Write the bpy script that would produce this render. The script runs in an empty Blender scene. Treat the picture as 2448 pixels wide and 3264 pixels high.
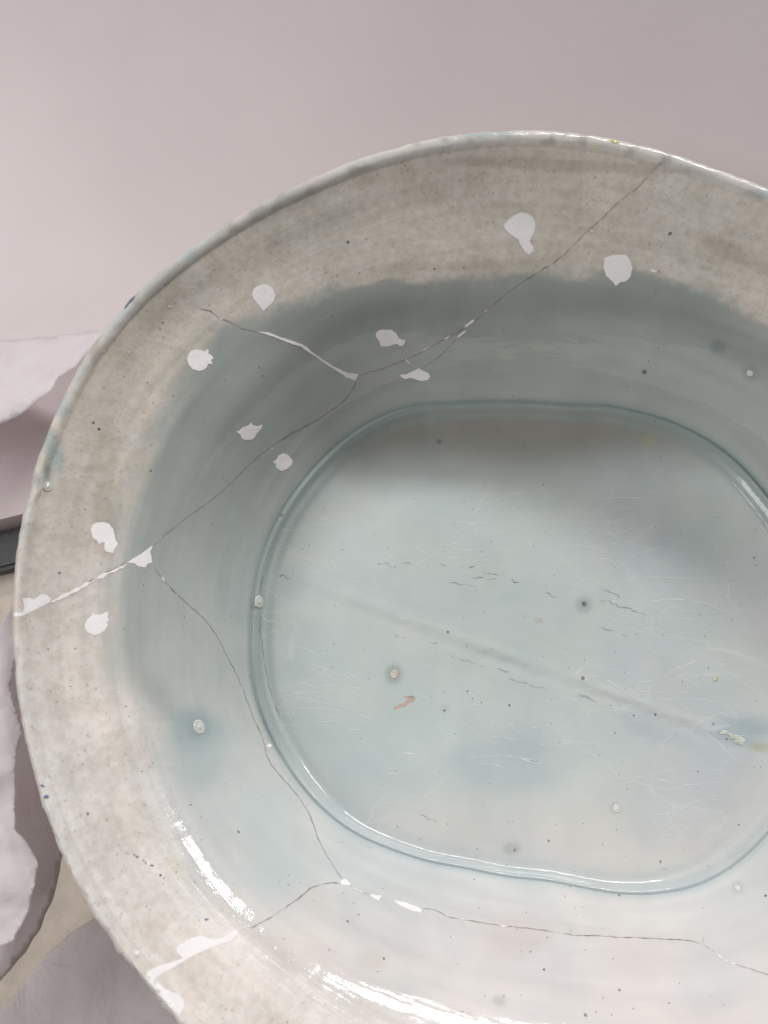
import bpy, math, random
import numpy as np
from mathutils import Vector, noise
from mathutils.bvhtree import BVHTree
from mathutils.geometry import delaunay_2d_cdt

random.seed(7)
rng = np.random.default_rng(7)
scene = bpy.context.scene
COL = scene.collection

# ---------------------------------------------------------------- camera
S = 0.20                      # metres per model unit (half width of the bowl)
PITCH, DIST, CX, CY = 1.337, 1.6689, 1732.4, 1970.2
FPX = 27.0 / 36.0 * 3264
fw = np.array([0, math.cos(PITCH), -math.sin(PITCH)])
up = np.array([0, math.sin(PITCH), math.cos(PITCH)])
rt = np.array([1.0, 0, 0])
OX, OY, DD = (CX - 1224) / FPX * DIST * S, -(CY - 1632) / FPX * DIST * S, DIST * S
CAM = -(OX * rt + OY * up + DD * fw)
cam = bpy.data.cameras.new('camera')
camo = bpy.data.objects.new('camera', cam)
COL.objects.link(camo)
camo.location = CAM
camo.rotation_euler = (math.pi / 2 - PITCH, 0, 0)
cam.sensor_fit = 'VERTICAL'; cam.sensor_height = 36; cam.sensor_width = 27; cam.lens = 27
cam.clip_start = 0.01; cam.clip_end = 50
cam.dof.use_dof = True; cam.dof.focus_distance = 0.335; cam.dof.aperture_fstop = 13
scene.camera = camo

# ---------------------------------------------------------------- room light
world = bpy.data.worlds.new("World"); scene.world = world
world.use_nodes = True
bg = world.node_tree.nodes['Background']
bg.inputs[0].default_value = (1.0, 0.965, 0.97, 1)
bg.inputs[1].default_value = 0.085
scene.view_settings.view_transform = 'Standard'
scene.view_settings.look = 'None'
scene.view_settings.exposure = -0.06
scene.view_settings.gamma = 1.0

def area(name, loc, target, sx, sy, power, col=(1, 1, 1), roll=0.0):
    l = bpy.data.lights.new(name, 'AREA'); l.shape = 'RECTANGLE'
    l.size = sx; l.size_y = sy; l.energy = power; l.color = col
    o = bpy.data.objects.new(name, l); COL.objects.link(o)
    o.location = loc
    q = (Vector(target) - Vector(loc)).to_track_quat('-Z', 'Y')
    e = q.to_matrix() @ __import__('mathutils').Matrix.Rotation(roll, 3, 'Z')
    o.rotation_euler = e.to_euler()
    return o
def polar(az, el, d):
    a, e = math.radians(az), math.radians(el); return (d * math.cos(e) * math.cos(a), d * math.cos(e) * math.sin(a), d * math.sin(e))
def polar(az, el, d):
    a, e = math.radians(az), math.radians(el); return (d * math.cos(e) * math.cos(a), d * math.cos(e) * math.sin(a), d * math.sin(e))
area('added_fill_lamp', polar(188, 50, 3.0), (0, 0, 0), 2.2, 1.4, 58.0, (1.0, 0.98, 0.97))  # unseen lamp added at the left to brighten the shadowed tissue
def tube(p, q, w, power):
    """one long fluorescent tube from p to q"""
    from mathutils import Matrix
    p, q = Vector(p), Vector(q); c = (p + q) / 2; x = (q - p).normalized(); z = (c - Vector((0, 0, 0))).normalized()
    y = z.cross(x).normalized(); z = x.cross(y)
    o = area('tube_lamp', c, (0, 0, 0), (q - p).length, w, power, (1.0, 0.98, 0.97))
    o.rotation_euler = Matrix((x, y, z)).transposed().to_euler()
tube((2.38, 2.4, 1.68), (3.3, 2.4, 1.68), .17, 49.0)
tube((0.45, 2.4, 1.68), (1.74, 2.4, 1.68), .17, 72.0)

# ---------------------------------------------------------------- helpers
def tag(o, label=None, cat=None, group=None, kind=None):
    if label: o['label'] = label
    if cat: o['category'] = cat
    if group: o['group'] = group
    if kind: o['kind'] = kind
    return o

def mesh_obj(name, verts, faces, mat, parent=None, smooth=True, cols=None, normals=None, uv=None):
    me = bpy.data.meshes.new(name)
    me.from_pydata([tuple(map(float, v)) for v in verts], [], [tuple(int(i) for i in f) for f in faces])
    if smooth: me.polygons.foreach_set('use_smooth', [True] * len(me.polygons))
    if cols is not None:
        a = me.color_attributes.new('Col', 'FLOAT_COLOR', 'POINT')
        c = np.ones((len(verts), 4)); c[:, :cols.shape[1]] = cols
        a.data.foreach_set('color', c.ravel())
    if uv is not None:
        a = me.attributes.new('wall', 'FLOAT_VECTOR', 'POINT')
        a.data.foreach_set('vector', np.asarray(uv, float).ravel())
    me.update()
    if normals is not None:
        me.normals_split_custom_set_from_vertices([tuple(map(float, n)) for n in normals])
    if mat: me.materials.append(mat)
    o = bpy.data.objects.new(name, me); COL.objects.link(o)
    if parent: o.parent = parent
    return o

def proj(P):
    P = np.atleast_2d(P) - CAM
    x = P @ rt; y = P @ up; z = P @ fw
    return np.stack([1224 + FPX * x / z, 1632 - FPX * y / z], 1)
def ray(px, py):
    d = fw * FPX + rt * (px - 1224) + up * (1632 - py)
    return d / np.linalg.norm(d)
def on_plane(px, py, z):
    d = ray(px, py); return CAM + d * ((z - CAM[2]) / d[2])

def sstep(a, b, x):
    t = np.clip((x - a) / (b - a), 0, 1); return t * t * (3 - 2 * t)
def vnoise(P, s, seed=0.0):
    return np.array([noise.noise(Vector((p[0] * s + seed, p[1] * s, p[2] * s - seed))) for p in P])

# ---------------------------------------------------------------- materials
def new_mat(name):
    m = bpy.data.materials.new(name); m.use_nodes = True
    nt = m.node_tree; b = nt.nodes['Principled BSDF']
    return m, nt, b
def N(nt, t, **kw):
    n = nt.nodes.new(t)
    for k, v in kw.items():
        if k in n.inputs.keys(): n.inputs[k].default_value = v
        else: setattr(n, k, v)
    return n
def ramp(nt, src, p0, c0, p1, c1):
    r = nt.nodes.new('ShaderNodeValToRGB')
    r.color_ramp.elements[0].position = p0; r.color_ramp.elements[0].color = (*c0, 1)
    r.color_ramp.elements[1].position = p1; r.color_ramp.elements[1].color = (*c1, 1)
    nt.links.new(src, r.inputs[0]); return r
def mul(nt, a, b, fac=1.0, mode='MULTIPLY'):
    m = nt.nodes.new('ShaderNodeMix'); m.data_type = 'RGBA'; m.blend_type = mode
    if isinstance(fac, (int, float)): m.inputs[0].default_value = fac
    else: nt.links.new(fac, m.inputs[0])
    for s, v in ((6, a), (7, b)):
        if isinstance(v, tuple): m.inputs[s].default_value = (*v, 1)
        else: nt.links.new(v, m.inputs[s])
    return m.outputs[2]
def math_(nt, op, a, b=None):
    m = nt.nodes.new('ShaderNodeMath'); m.operation = op
    for i, v in enumerate((a, b)):
        if v is None: continue
        if isinstance(v, (int, float)): m.inputs[i].default_value = v
        else: nt.links.new(v, m.inputs[i])
    return m.outputs[0]

def glaze_material():
    m, nt, b = new_mat('glaze')
    at = N(nt, 'ShaderNodeAttribute', attribute_name='Col')
    wl = N(nt, 'ShaderNodeAttribute', attribute_name='wall')
    tc = nt.nodes.new('ShaderNodeTexCoord')
    obj = tc.outputs['Object']
    cream = at.outputs['Alpha']
    def noi(scale, detail=3, rough=.55, vec=obj, dist=0.0):
        n = N(nt, 'ShaderNodeTexNoise'); n.inputs['Scale'].default_value = scale
        n.inputs['Detail'].default_value = detail; n.inputs['Roughness'].default_value = rough
        n.inputs['Distortion'].default_value = dist
        nt.links.new(vec, n.inputs['Vector']); return n.outputs[0]
    col = at.outputs['Color']
    # soft brown-grey mottles of the thin dry glaze (cream zone only)
    mot = ramp(nt, noi(330, 4, .6), .38, (.90, .885, .86), .58, (1, 1, 1))
    c1 = mul(nt, col, mot.outputs[0])
    mot2 = ramp(nt, noi(95, 3, .6, dist=.5), .35, (.94, .93, .91), .62, (1.05, 1.05, 1.05))
    c1 = mul(nt, c1, mot2.outputs[0])
    col = mul(nt, col, c1, cream, 'MIX')
    # broad faint cloudiness everywhere
    cl = ramp(nt, noi(38, 4, .55, dist=.8), .3, (.95, .955, .955), .7, (1.04, 1.035, 1.03))
    col = mul(nt, col, cl.outputs[0])
    cl2 = ramp(nt, noi(16, 3, .5, dist=1.2), .35, (.955, .975, .99), .65, (1.03, 1.01, 1.0))
    col = mul(nt, col, cl2.outputs[0])
    # tiny iron specks
    wn_ = N(nt, 'ShaderNodeTexNoise'); wn_.inputs['Scale'].default_value = 900; nt.links.new(obj, wn_.inputs['Vector'])
    vm = nt.nodes.new('ShaderNodeVectorMath'); vm.operation = 'MULTIPLY_ADD'; vm.inputs[1].default_value = (.0012, .0012, .0012)
    nt.links.new(wn_.outputs['Color'], vm.inputs[0]); nt.links.new(obj, vm.inputs[2]); warp = vm.outputs[0]
    def specks(scale, size, density, colr):
        v = N(nt, 'ShaderNodeTexVoronoi'); v.inputs['Scale'].default_value = scale
        nt.links.new(warp, v.inputs['Vector'])
        near = math_(nt, 'LESS_THAN', v.outputs['Distance'], size)
        sep = nt.nodes.new('ShaderNodeSeparateColor'); nt.links.new(v.outputs['Color'], sep.inputs[0])
        pick = math_(nt, 'LESS_THAN', sep.outputs[0], density)
        return math_(nt, 'MULTIPLY', near, pick)
    col = mul(nt, col, (.42, .40, .36), math_(nt, 'MULTIPLY', specks(330, .11, .09, 0), .6), 'MULTIPLY')
    col = mul(nt, col, (.55, .48, .44), math_(nt, 'MULTIPLY', math_(nt, 'MULTIPLY', specks(420, .24, .16, 0), cream), .38), 'MULTIPLY')
    col = mul(nt, col, (.62, .60, .57), math_(nt, 'MULTIPLY', math_(nt, 'MULTIPLY', specks(800, .30, .22, 0), cream), .35), 'MULTIPLY')
    # faint net of crazing over the well floor
    sx = nt.nodes.new('ShaderNodeSeparateXYZ'); nt.links.new(wl.outputs['Vector'], sx.inputs[0])
    onfl = math_(nt, 'LESS_THAN', sx.outputs[2], -30)
    wn2 = N(nt, 'ShaderNodeTexNoise'); wn2.inputs['Scale'].default_value = 28; wn2.inputs['Detail'].default_value = 3; nt.links.new(obj, wn2.inputs['Vector'])
    vm2 = nt.nodes.new('ShaderNodeVectorMath'); vm2.operation = 'MULTIPLY_ADD'; vm2.inputs[1].default_value = (.03, .022, 0)
    nt.links.new(wn2.outputs['Color'], vm2.inputs[0]); nt.links.new(obj, vm2.inputs[2])
    mp = nt.nodes.new('ShaderNodeMapping'); mp.inputs['Scale'].default_value = (19, 95, 10); mp.inputs['Rotation'].default_value = (0, 0, .12)
    nt.links.new(vm2.outputs[0], mp.inputs['Vector'])
    ve = N(nt, 'ShaderNodeTexVoronoi'); ve.feature = 'DISTANCE_TO_EDGE'; ve.inputs['Scale'].default_value = 1.0; nt.links.new(mp.outputs[0], ve.inputs['Vector'])
    ln = ramp(nt, ve.outputs['Distance'], .002, (1, 1, 1), .013, (0, 0, 0))
    msk = ramp(nt, noi(20, 2, .5), .47, (0, 0, 0), .56, (1, 1, 1))
    so_ = nt.nodes.new('ShaderNodeSeparateXYZ'); nt.links.new(obj, so_.inputs[0])
    onfl = math_(nt, 'MULTIPLY', onfl, math_(nt, 'LESS_THAN', so_.outputs[1], .062))
    crz = math_(nt, 'MULTIPLY', math_(nt, 'MULTIPLY', ln.outputs[0], msk.outputs[0]), onfl)
    col = mul(nt, col, (.68, .715, .705), math_(nt, 'MULTIPLY', crz, .34), 'MIX')
    nt.links.new(col, b.inputs['Base Color'])
    # roughness: glassy where the glaze pooled, duller where thin
    r = nt.nodes.new('ShaderNodeMapRange')
    r.inputs[3].default_value = .07; r.inputs[4].default_value = .55
    r.inputs[1].default_value = .35
    nt.links.new(cream, r.inputs[0])
    nt.links.new(r.outputs[0], b.inputs['Roughness'])
    b.inputs['IOR'].default_value = 1.5
    sp = nt.nodes.new('ShaderNodeMapRange'); sp.inputs[3].default_value = .5; sp.inputs[4].default_value = .22
    nt.links.new(cream, sp.inputs[0]); nt.links.new(sp.outputs[0], b.inputs['Specular IOR Level'])
    # relief: throwing streaks along the wall, orange peel
    st = noi(1.0, 2, .5, wl.outputs['Vector'])
    fine = noi(520, 2, .5)
    mid = noi(120, 2, .5)
    st3 = nt.nodes.new('ShaderNodeVectorMath'); st3.operation = 'SCALE'; st3.inputs['Scale'].default_value = 3.2; nt.links.new(wl.outputs['Vector'], st3.inputs[0])
    st = math_(nt, 'ADD', st, math_(nt, 'MULTIPLY', noi(1.0, 2, .5, st3.outputs[0]), .22))
    h = math_(nt, 'ADD', math_(nt, 'MULTIPLY', st, .00010), math_(nt, 'MULTIPLY', fine, .000014))
    h = math_(nt, 'ADD', h, math_(nt, 'MULTIPLY', mid, .00013))
    hc = math_(nt, 'MULTIPLY', math_(nt, 'MULTIPLY', noi(700, 3, .6), .00010), cream)
    h = math_(nt, 'ADD', h, hc)
    bp = nt.nodes.new('ShaderNodeBump'); bp.inputs['Strength'].default_value = 1.0
    bp.inputs['Distance'].default_value = 1.0
    nt.links.new(h, bp.inputs['Height'])
    nt.links.new(bp.outputs[0], b.inputs['Normal'])
    return m
M_GLAZE = glaze_material()

def simple(name, col, rough=.5, bump=None, var=None, spec=.5):
    m, nt, b = new_mat(name)
    tc = nt.nodes.new('ShaderNodeTexCoord')
    if var:
        n = N(nt, 'ShaderNodeTexNoise'); n.inputs['Scale'].default_value = var[0]; n.inputs['Detail'].default_value = 4
        nt.links.new(tc.outputs['Object'], n.inputs['Vector'])
        k = var[1]
        r = ramp(nt, n.outputs[0], .35, tuple(c * (1 - k) for c in col), .65, tuple(min(1, c * (1 + k)) for c in col))
        nt.links.new(r.outputs[0], b.inputs['Base Color'])
    else:
        b.inputs['Base Color'].default_value = (*col, 1)
    b.inputs['Roughness'].default_value = rough
    b.inputs['Specular IOR Level'].default_value = spec
    if bump:
        n = N(nt, 'ShaderNodeTexNoise'); n.inputs['Scale'].default_value = bump[0]; n.inputs['Detail'].default_value = 4
        nt.links.new(tc.outputs['Object'], n.inputs['Vector'])
        bp = nt.nodes.new('ShaderNodeBump'); bp.inputs['Distance'].default_value = bump[1]
        nt.links.new(n.outputs[0], bp.inputs['Height']); nt.links.new(bp.outputs[0], b.inputs['Normal'])
    return m
M_FILL = simple('plaster_fill', (.91, .88, .885), .75, (330, .00015), (150, .02), .3)
M_CRACK = simple('crack_dark', (.27, .25, .225), .6, None, (200, .25))  # dark brown-grey colour of the crack lines
M_CRACKG = simple('join_putty', (.40, .37, .355), .6, None, (250, .15))
M_CRAZE = simple('craze_lit_edge', (.63, .67, .66), .3, None, (60, .10))
M_TEAR = simple('glaze_tear', (.33, .37, .37), .4, None, (200, .3))
M_PIN = simple('pinhole_dark', (.19, .18, .17), .5, None, (150, .5))
M_PINB = simple('cobalt_speck', (.16, .19, .30), .3)
M_BLIS = simple('blister_glaze', (.62, .64, .61), .08, (600, .0001), (200, .08))
M_BEIGE = simple('bare_clay', (.50, .44, .37), .6, (700, .0001), (400, .2))
M_RUST = simple('rust_stain', (.46, .36, .31), .5, None, (500, .25))
M_YEL = simple('yellow_enamel', (.52, .50, .16), .3, None, (500, .2))
M_GREEN = simple('green_stain', (.30, .36, .30), .3, None, (500, .3))
M_BOARD = simple('matt_white_board', (.68, .605, .61), .75, (300, .00009), (9, .03), .3)
M_BENCH = simple('tan_bench_laminate', (.56, .49, .41), .5, (220, .0002), (90, .10))
M_GAP = simple('gap_shade', (.06, .06, .065), .55, (300, .0003))  # near-black standing in for the shade of the gap

def tissue_material():
    m, nt, b = new_mat('tissue_paper')
    tc = nt.nodes.new('ShaderNodeTexCoord')
    n = N(nt, 'ShaderNodeTexNoise'); n.inputs['Scale'].default_value = 60; n.inputs['Detail'].default_value = 6
    nt.links.new(tc.outputs['Object'], n.inputs['Vector'])
    r = ramp(nt, n.outputs[0], .3, (.84, .79, .81), .7, (.89, .85, .865))
    nt.links.new(r.outputs[0], b.inputs['Base Color'])
    b.inputs['Roughness'].default_value = .7; b.inputs['Specular IOR Level'].default_value = .25
    n2 = N(nt, 'ShaderNodeTexNoise'); n2.inputs['Scale'].default_value = 45; n2.inputs['Detail'].default_value = 5
    n2.inputs['Distortion'].default_value = 1.0
    nt.links.new(tc.outputs['Object'], n2.inputs['Vector'])
    bp = nt.nodes.new('ShaderNodeBump'); bp.inputs['Distance'].default_value = .0018
    nt.links.new(n2.outputs[0], bp.inputs['Height']); nt.links.new(bp.outputs[0], b.inputs['Normal'])
    tr = nt.nodes.new('ShaderNodeBsdfTranslucent'); nt.links.new(r.outputs[0], tr.inputs[0])
    mx = nt.nodes.new('ShaderNodeMixShader'); mx.inputs[0].default_value = .45
    nt.links.new(b.outputs[0], mx.inputs[1]); nt.links.new(tr.outputs[0], mx.inputs[2])
    nt.links.new(mx.outputs[0], nt.nodes['Material Output'].inputs[0])
    return m
M_TIS = tissue_material()

# ---------------------------------------------------------------- bowl shape
K = 2448 / 1659.0
H = 0.352 * S
YAW = -0.2714
RIMPX = [(28,1300),(45,1130),(75,1010),(130,870),(200,740),(290,635),(400,540),(520,460),(650,393),(800,332),(950,294),(1100,279),(1250,285),(1400,316),(1550,366),(1659,408),(27,1380),(38,1500),(62,1630),(110,1790),(180,1940),(270,2070),(360,2180),(395,2212)]
WELLPX = [(1000,872),(1100,870),(1200,872),(1350,883),(1450,905),(1540,950),(1600,1000),(1659,1075),(850,890),(750,945),(680,1010),(620,1090),(575,1160),(552,1240),(545,1320),(540,1400),(545,1500),(572,1570),(605,1640),(670,1730),(750,1800),(880,1850),(1050,1888),(1200,1905),(1350,1930),(1430,1936),(1520,1915),(1600,1865),(1659,1800)]
def superell(th, a, b, n):
    c, s = np.cos(th), np.sin(th)
    return np.stack([a * np.sign(c) * abs(c) ** (2 / n), b * np.sign(s) * abs(s) ** (2 / n)], 1)
NT = 840
TH = np.linspace(0, 2 * np.pi, NT, endpoint=False)
def loop(pxpts, a, b, n, z, wid=.09):
    t = np.linspace(0, 2 * np.pi, 2000, endpoint=False)
    E_ = superell(t, a * S, b * S, n)
    X = E_[:, 0] * math.cos(YAW) - E_[:, 1] * math.sin(YAW); Y = E_[:, 0] * math.sin(YAW) + E_[:, 1] * math.cos(YAW)
    ang = np.arctan2(Y, X) % (2 * np.pi); r = np.hypot(X, Y); o = np.argsort(ang)
    f = lambda q: np.interp(q % (2 * np.pi), ang[o], r[o], period=2 * np.pi)
    pts = np.array([on_plane(x * K, y * K, z) for x, y in pxpts])
    pa = np.arctan2(pts[:, 1], pts[:, 0]) % (2 * np.pi); pr = np.hypot(pts[:, 0], pts[:, 1]) - f(pa)
    # smooth residual correction, fading where the photograph shows nothing
    d = (TH[:, None] - pa[None] + np.pi) % (2 * np.pi) - np.pi
    w = np.exp(-(d / wid) ** 2)
    return f(TH) + (w * pr).sum(1) / (w.sum(1) + .08)
RR = loop(RIMPX, 1, .9127, 1.9675, H)
WW = loop(WELLPX, .6197, .5274, 2.3407, 0.0, .13)
def smooth_p(a, k):
    for _ in range(k): a = (np.roll(a, 1) + a * 2 + np.roll(a, -1)) / 4
    return a
RR = smooth_p(RR, 30) + np.array([.00025 * noise.noise(Vector((math.cos(t) * 9, math.sin(t) * 9, 3))) + .00012 * noise.noise(Vector((math.cos(t) * 40, math.sin(t) * 40, 7))) for t in TH])
WW = smooth_p(WW, 160)
UNIT = np.stack([np.cos(TH), np.sin(TH)], 1)

RIMT = .0042 + .0030 * np.clip(.5 + .5 * np.cos(TH - math.radians(72)), 0, 1) ** 2   # rim thickness
far_ = np.clip(.5 + .5 * np.cos(TH - math.radians(72)), 0, 1)
LIPH = .0016 + .0016 * far_; LIPS = .0012 - .0014 * far_
# wall heights; u 0..1 from groove to inner edge of the rim
GU = [0, .14, .30, .44, .58, .72, .86, .95, 1]
GZ = [0, .125, .370, .560, .680, .765, .855, .945, .985]
def pchip_like(x, X, Y):
    X = np.array(X, float); Y = np.array(Y, float)
    h = np.diff(X); dl = np.diff(Y) / h
    m = np.concatenate([[dl[0]], (dl[:-1] * h[1:] + dl[1:] * h[:-1]) / (h[1:] + h[:-1]), [dl[-1]]])
    i = np.clip(np.searchsorted(X, x) - 1, 0, len(h) - 1); t = (x - X[i]) / h[i]
    return (2*t**3-3*t**2+1)*Y[i] + (t**3-2*t**2+t)*h[i]*m[i] + (-2*t**3+3*t**2)*Y[i+1] + (t**3-t**2)*h[i]*m[i+1]

farq = (.5 + .5 * np.cos(TH - math.radians(76))) ** 1.6
Q0 = .945 - .46 * farq; QP = 2.2 + .2 * farq; DW = .017 * np.ones(NT)
floor_q = list(np.linspace(0.02, .86, 105)) + list(np.linspace(.87, .955, 34)) + list(np.linspace(.957, 1.0, 44))
QX = [0, .5, .80, .895, .925, .943, .957, .967, .976, .987, 1.0]
QZ = [-.0085, -.0088, -.0086, -.0080, -.0070, -.0046, -.0014, .0000, .0004, .0003, -.0002]
NR_wall = 150
ud_ = np.linspace(-.2, 1.2, 1401); gd_ = np.interp(ud_, GU, GZ); gd_[ud_ < 0] = ud_[ud_ < 0] * .8; gd_[ud_ > 1] = .985 + (ud_[ud_ > 1] - 1) * .7
ker = np.exp(-(np.arange(-120, 121) / 55.0) ** 2); ker /= ker.sum(); gsm = np.convolve(gd_, ker, 'same'); g0 = np.interp(0, ud_, gsm); g1 = np.interp(1, ud_, gsm)
def gprof(u): return (np.interp(u, ud_, gsm) - g0) / (g1 - g0) * .985
P = []
ucoord = []
Q0 = Q0 + .018 * (1 - farq)
qf_ = np.linspace(0, 1.1, 1101)[:, None]
tqf = np.clip((qf_ - Q0) / (.984 - Q0), 0, 1)
FLOORZ = -.0098 - .055 * np.clip(WW * np.sin(TH) * qf_, -.12, .12)
ZF = FLOORZ * (1 - tqf ** QP) - .0003 * sstep(.990, 1, qf_) + .0009 * np.exp(-((qf_ - .984) / .007) ** 2)
kz = np.exp(-(np.arange(-20, 21) / 7.0) ** 2); kz /= kz.sum()
ZP = np.vstack([np.repeat(ZF[:1], 20, 0), ZF, np.repeat(ZF[-1:], 20, 0)])
ZF = sum(kz[i] * ZP[i:i + 1101] for i in range(41))
ZF -= ZF[1000] + .0003
for q in floor_q:
    r = WW * q
    z = ZF[int(round(q * 1000))]
    P.append(np.stack([UNIT[:, 0] * r, UNIT[:, 1] * r, z], 1)); ucoord.append(q - 1)
n_floor = len(P)
us = np.linspace(0, 1, NR_wall + 1)[1:]
us = us ** 1.0
for u in us:
    r = WW + (RR - RIMT - WW) * u
    ring = .00010 * math.sin(u * 17 + 1.0) * math.sin(math.pi * u)
    z = gprof(u) * H + ring * (1 + .6 * np.sin(TH * 2 + 5 * u))
    P.append(np.stack([UNIT[:, 0] * r, UNIT[:, 1] * r, z], 1)); ucoord.append(u)
n_wall = len(P)
# rounded lip
for k in range(1, 15):
    a = math.pi * k / 14.0
    r = RR - RIMT / 2 - math.cos(a) * RIMT / 2
    z = H * .985 + math.sin(a) ** (1 + 1.2 * (1 - far_)) * LIPH + (1 - math.cos(a)) * .5 * LIPS
    P.append(np.stack([UNIT[:, 0] * r, UNIT[:, 1] * r, z], 1)); ucoord.append(1 + k / 14.0)
n_rim = len(P)
# outer wall down to a foot ring
for k in range(1, 41):
    s_ = k / 40.0
    r = RR * (1 - s_) + (WW * 1.02) * s_ + .004 * math.sin(math.pi * s_)
    z = H * .95 * (1 - s_) ** 1.05 + (-.022) * s_
    P.append(np.stack([UNIT[:, 0] * r, UNIT[:, 1] * r, np.full(NT, z)], 1)); ucoord.append(2 + s_)
for (f_, z) in ((1.0, -.028), (.97, -.030), (.94, -.028), (.93, -.020), (.5, -.0185), (.02, -.0185)):
    P.append(np.stack([UNIT[:, 0] * WW * f_, UNIT[:, 1] * WW * f_, np.full(NT, z)], 1)); ucoord.append(3)
NRW = len(P)
V = np.array(P)                          # rows x NT x 3

# ridge across the well floor and small unevenness
def seg_dist(pts, poly):
    best = np.full(len(pts), 9.); side = np.zeros(len(pts)); tt = np.zeros(len(pts)); L = 0
    for a, b in zip(poly[:-1], poly[1:]):
        d = b - a; l = np.linalg.norm(d)
        t = np.clip(((pts - a) @ d) / (l * l), 0, 1); qv = pts - (a + t[:, None] * d)
        dist = np.linalg.norm(qv, axis=1); sd = np.sign(d[0] * qv[:, 1] - d[1] * qv[:, 0])
        mm = dist < best; best[mm] = dist[mm]; side[mm] = sd[mm]; tt[mm] = (L + t * l)[mm]; L += l
    return best, side, tt / L
ridge = np.array([on_plane(x * K, y * K, -.014)[:2] for x, y in [(612,1243),(700,1275),(800,1312),(920,1358),(1050,1405),(1200,1455),(1350,1512),(1500,1570),(1659,1618),(1760,1650)]])
fl = V[:n_floor].reshape(-1, 3)
d_, s_, t_ = seg_dist(fl[:, :2], ridge)
amp = np.interp(t_, [0, .08, .2, .5, .75, 1], [.0, .3, .9, 1.0, .8, .7])
wob = vnoise(fl, 120, 3)
amp = amp * (.75 + .7 * vnoise(fl, 45, 8)); sd = d_ * s_ + wob * .0010 + .0007 * vnoise(fl, 260, 4)
fl[:, 2] += amp * (.00062 * np.exp(-((sd - .0010) / .0022) ** 2) - .0004 * np.exp(-((sd + .0036) / .0022) ** 2)) * (d_ < .02)
fl[:, 2] += .0005 * vnoise(fl, 22, 1) + .00018 * vnoise(fl, 70, 2)
V[:n_floor] = fl.reshape(n_floor, NT, 3)
# blend the floor noise continuity at groove and give the wall slow hand-made waviness
wl = V[n_floor:n_wall].reshape(-1, 3)
wn = .0009 * vnoise(wl, 14, 5) + .00018 * vnoise(wl, 55, 6)
uu = np.repeat(np.array(ucoord[n_floor:n_wall]), NT)
base = .0005 * vnoise(V[n_floor-1], 22, 1) + .00018 * vnoise(V[n_floor-1], 70, 2)
wl[:, 2] += wn * sstep(0, .2, uu) * (1 - sstep(.9, 1, uu)) + np.tile(base, n_wall - n_floor) * (1 - sstep(0, .12, uu))
V[n_floor:n_wall] = wl.reshape(-1, NT, 3)
# chipped, uneven lip
lip = V[n_wall:n_rim + 6].reshape(-1, 3)
rough_ = .6 + 1.6 * np.clip(-(lip[:, 1] + .03) / .08, 0, 1)
c = rough_ * (.00035 * vnoise(lip, 260, 9) + .0003 * vnoise(lip, 600, 4))
ll = np.clip(vnoise(lip, 90, 12) - .25, 0, 1)
k_ = np.repeat(sstep(0, .5, np.minimum(1, np.arange(n_rim + 6 - n_wall) / 6.0)), NT)
lipn = lip.copy(); lipn[:, :2] -= (lip[:, :2] / np.linalg.norm(lip[:, :2], axis=1)[:, None]) * ((c + ll * .0012) * k_)[:, None]
V[n_wall:n_rim + 6] = lipn.reshape(-1, NT, 3)

idx = np.arange(NRW * NT).reshape(NRW, NT)
def quads(r0, r1):
    a = idx[r0:r1 - 1]; b = idx[r0 + 1:r1]
    return np.stack([a, b, np.roll(b, -1, 1), np.roll(a, -1, 1)], -1).reshape(-1, 4)
VF = V.reshape(-1, 3)
allq = quads(0, NRW)
centre_in = len(VF); VF = np.vstack([VF, [[0, 0, V[0, :, 2].mean()]], [[0, 0, -.0185]]])
# smooth normals of the whole body
fn = np.cross(VF[allq[:, 2]] - VF[allq[:, 0]], VF[allq[:, 3]] - VF[allq[:, 1]])
VN = np.zeros_like(VF)
for k in range(4): np.add.at(VN, allq[:, k], fn)
VN[centre_in] = (0, 0, 1); VN[centre_in + 1] = (0, 0, -1)
VN /= np.linalg.norm(VN, axis=1)[:, None] + 1e-20
if VN[idx[10, 0], 2] < 0: raise RuntimeError('flip')

inner_faces = quads(0, n_rim)
BV = BVHTree.FromPolygons([tuple(v) for v in VF.tolist()], [tuple(f) for f in quads(0, n_rim + 30).tolist()] + [(centre_in, int(idx[0, i]), int(idx[0, (i + 1) % NT])) for i in range(NT)])
def hit(px, py):
    d = ray(px, py)
    loc, nrm, fi, dist = BV.ray_cast(Vector(CAM), Vector(d))
    if loc is None:
        p = Vector(CAM) + Vector(d) * (DD * .9)
        loc, nrm, fi, dist = BV.find_nearest(p)
    if nrm.dot(Vector(d)) > 0: nrm = -nrm
    return np.array(loc), np.array(nrm), fi

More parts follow.
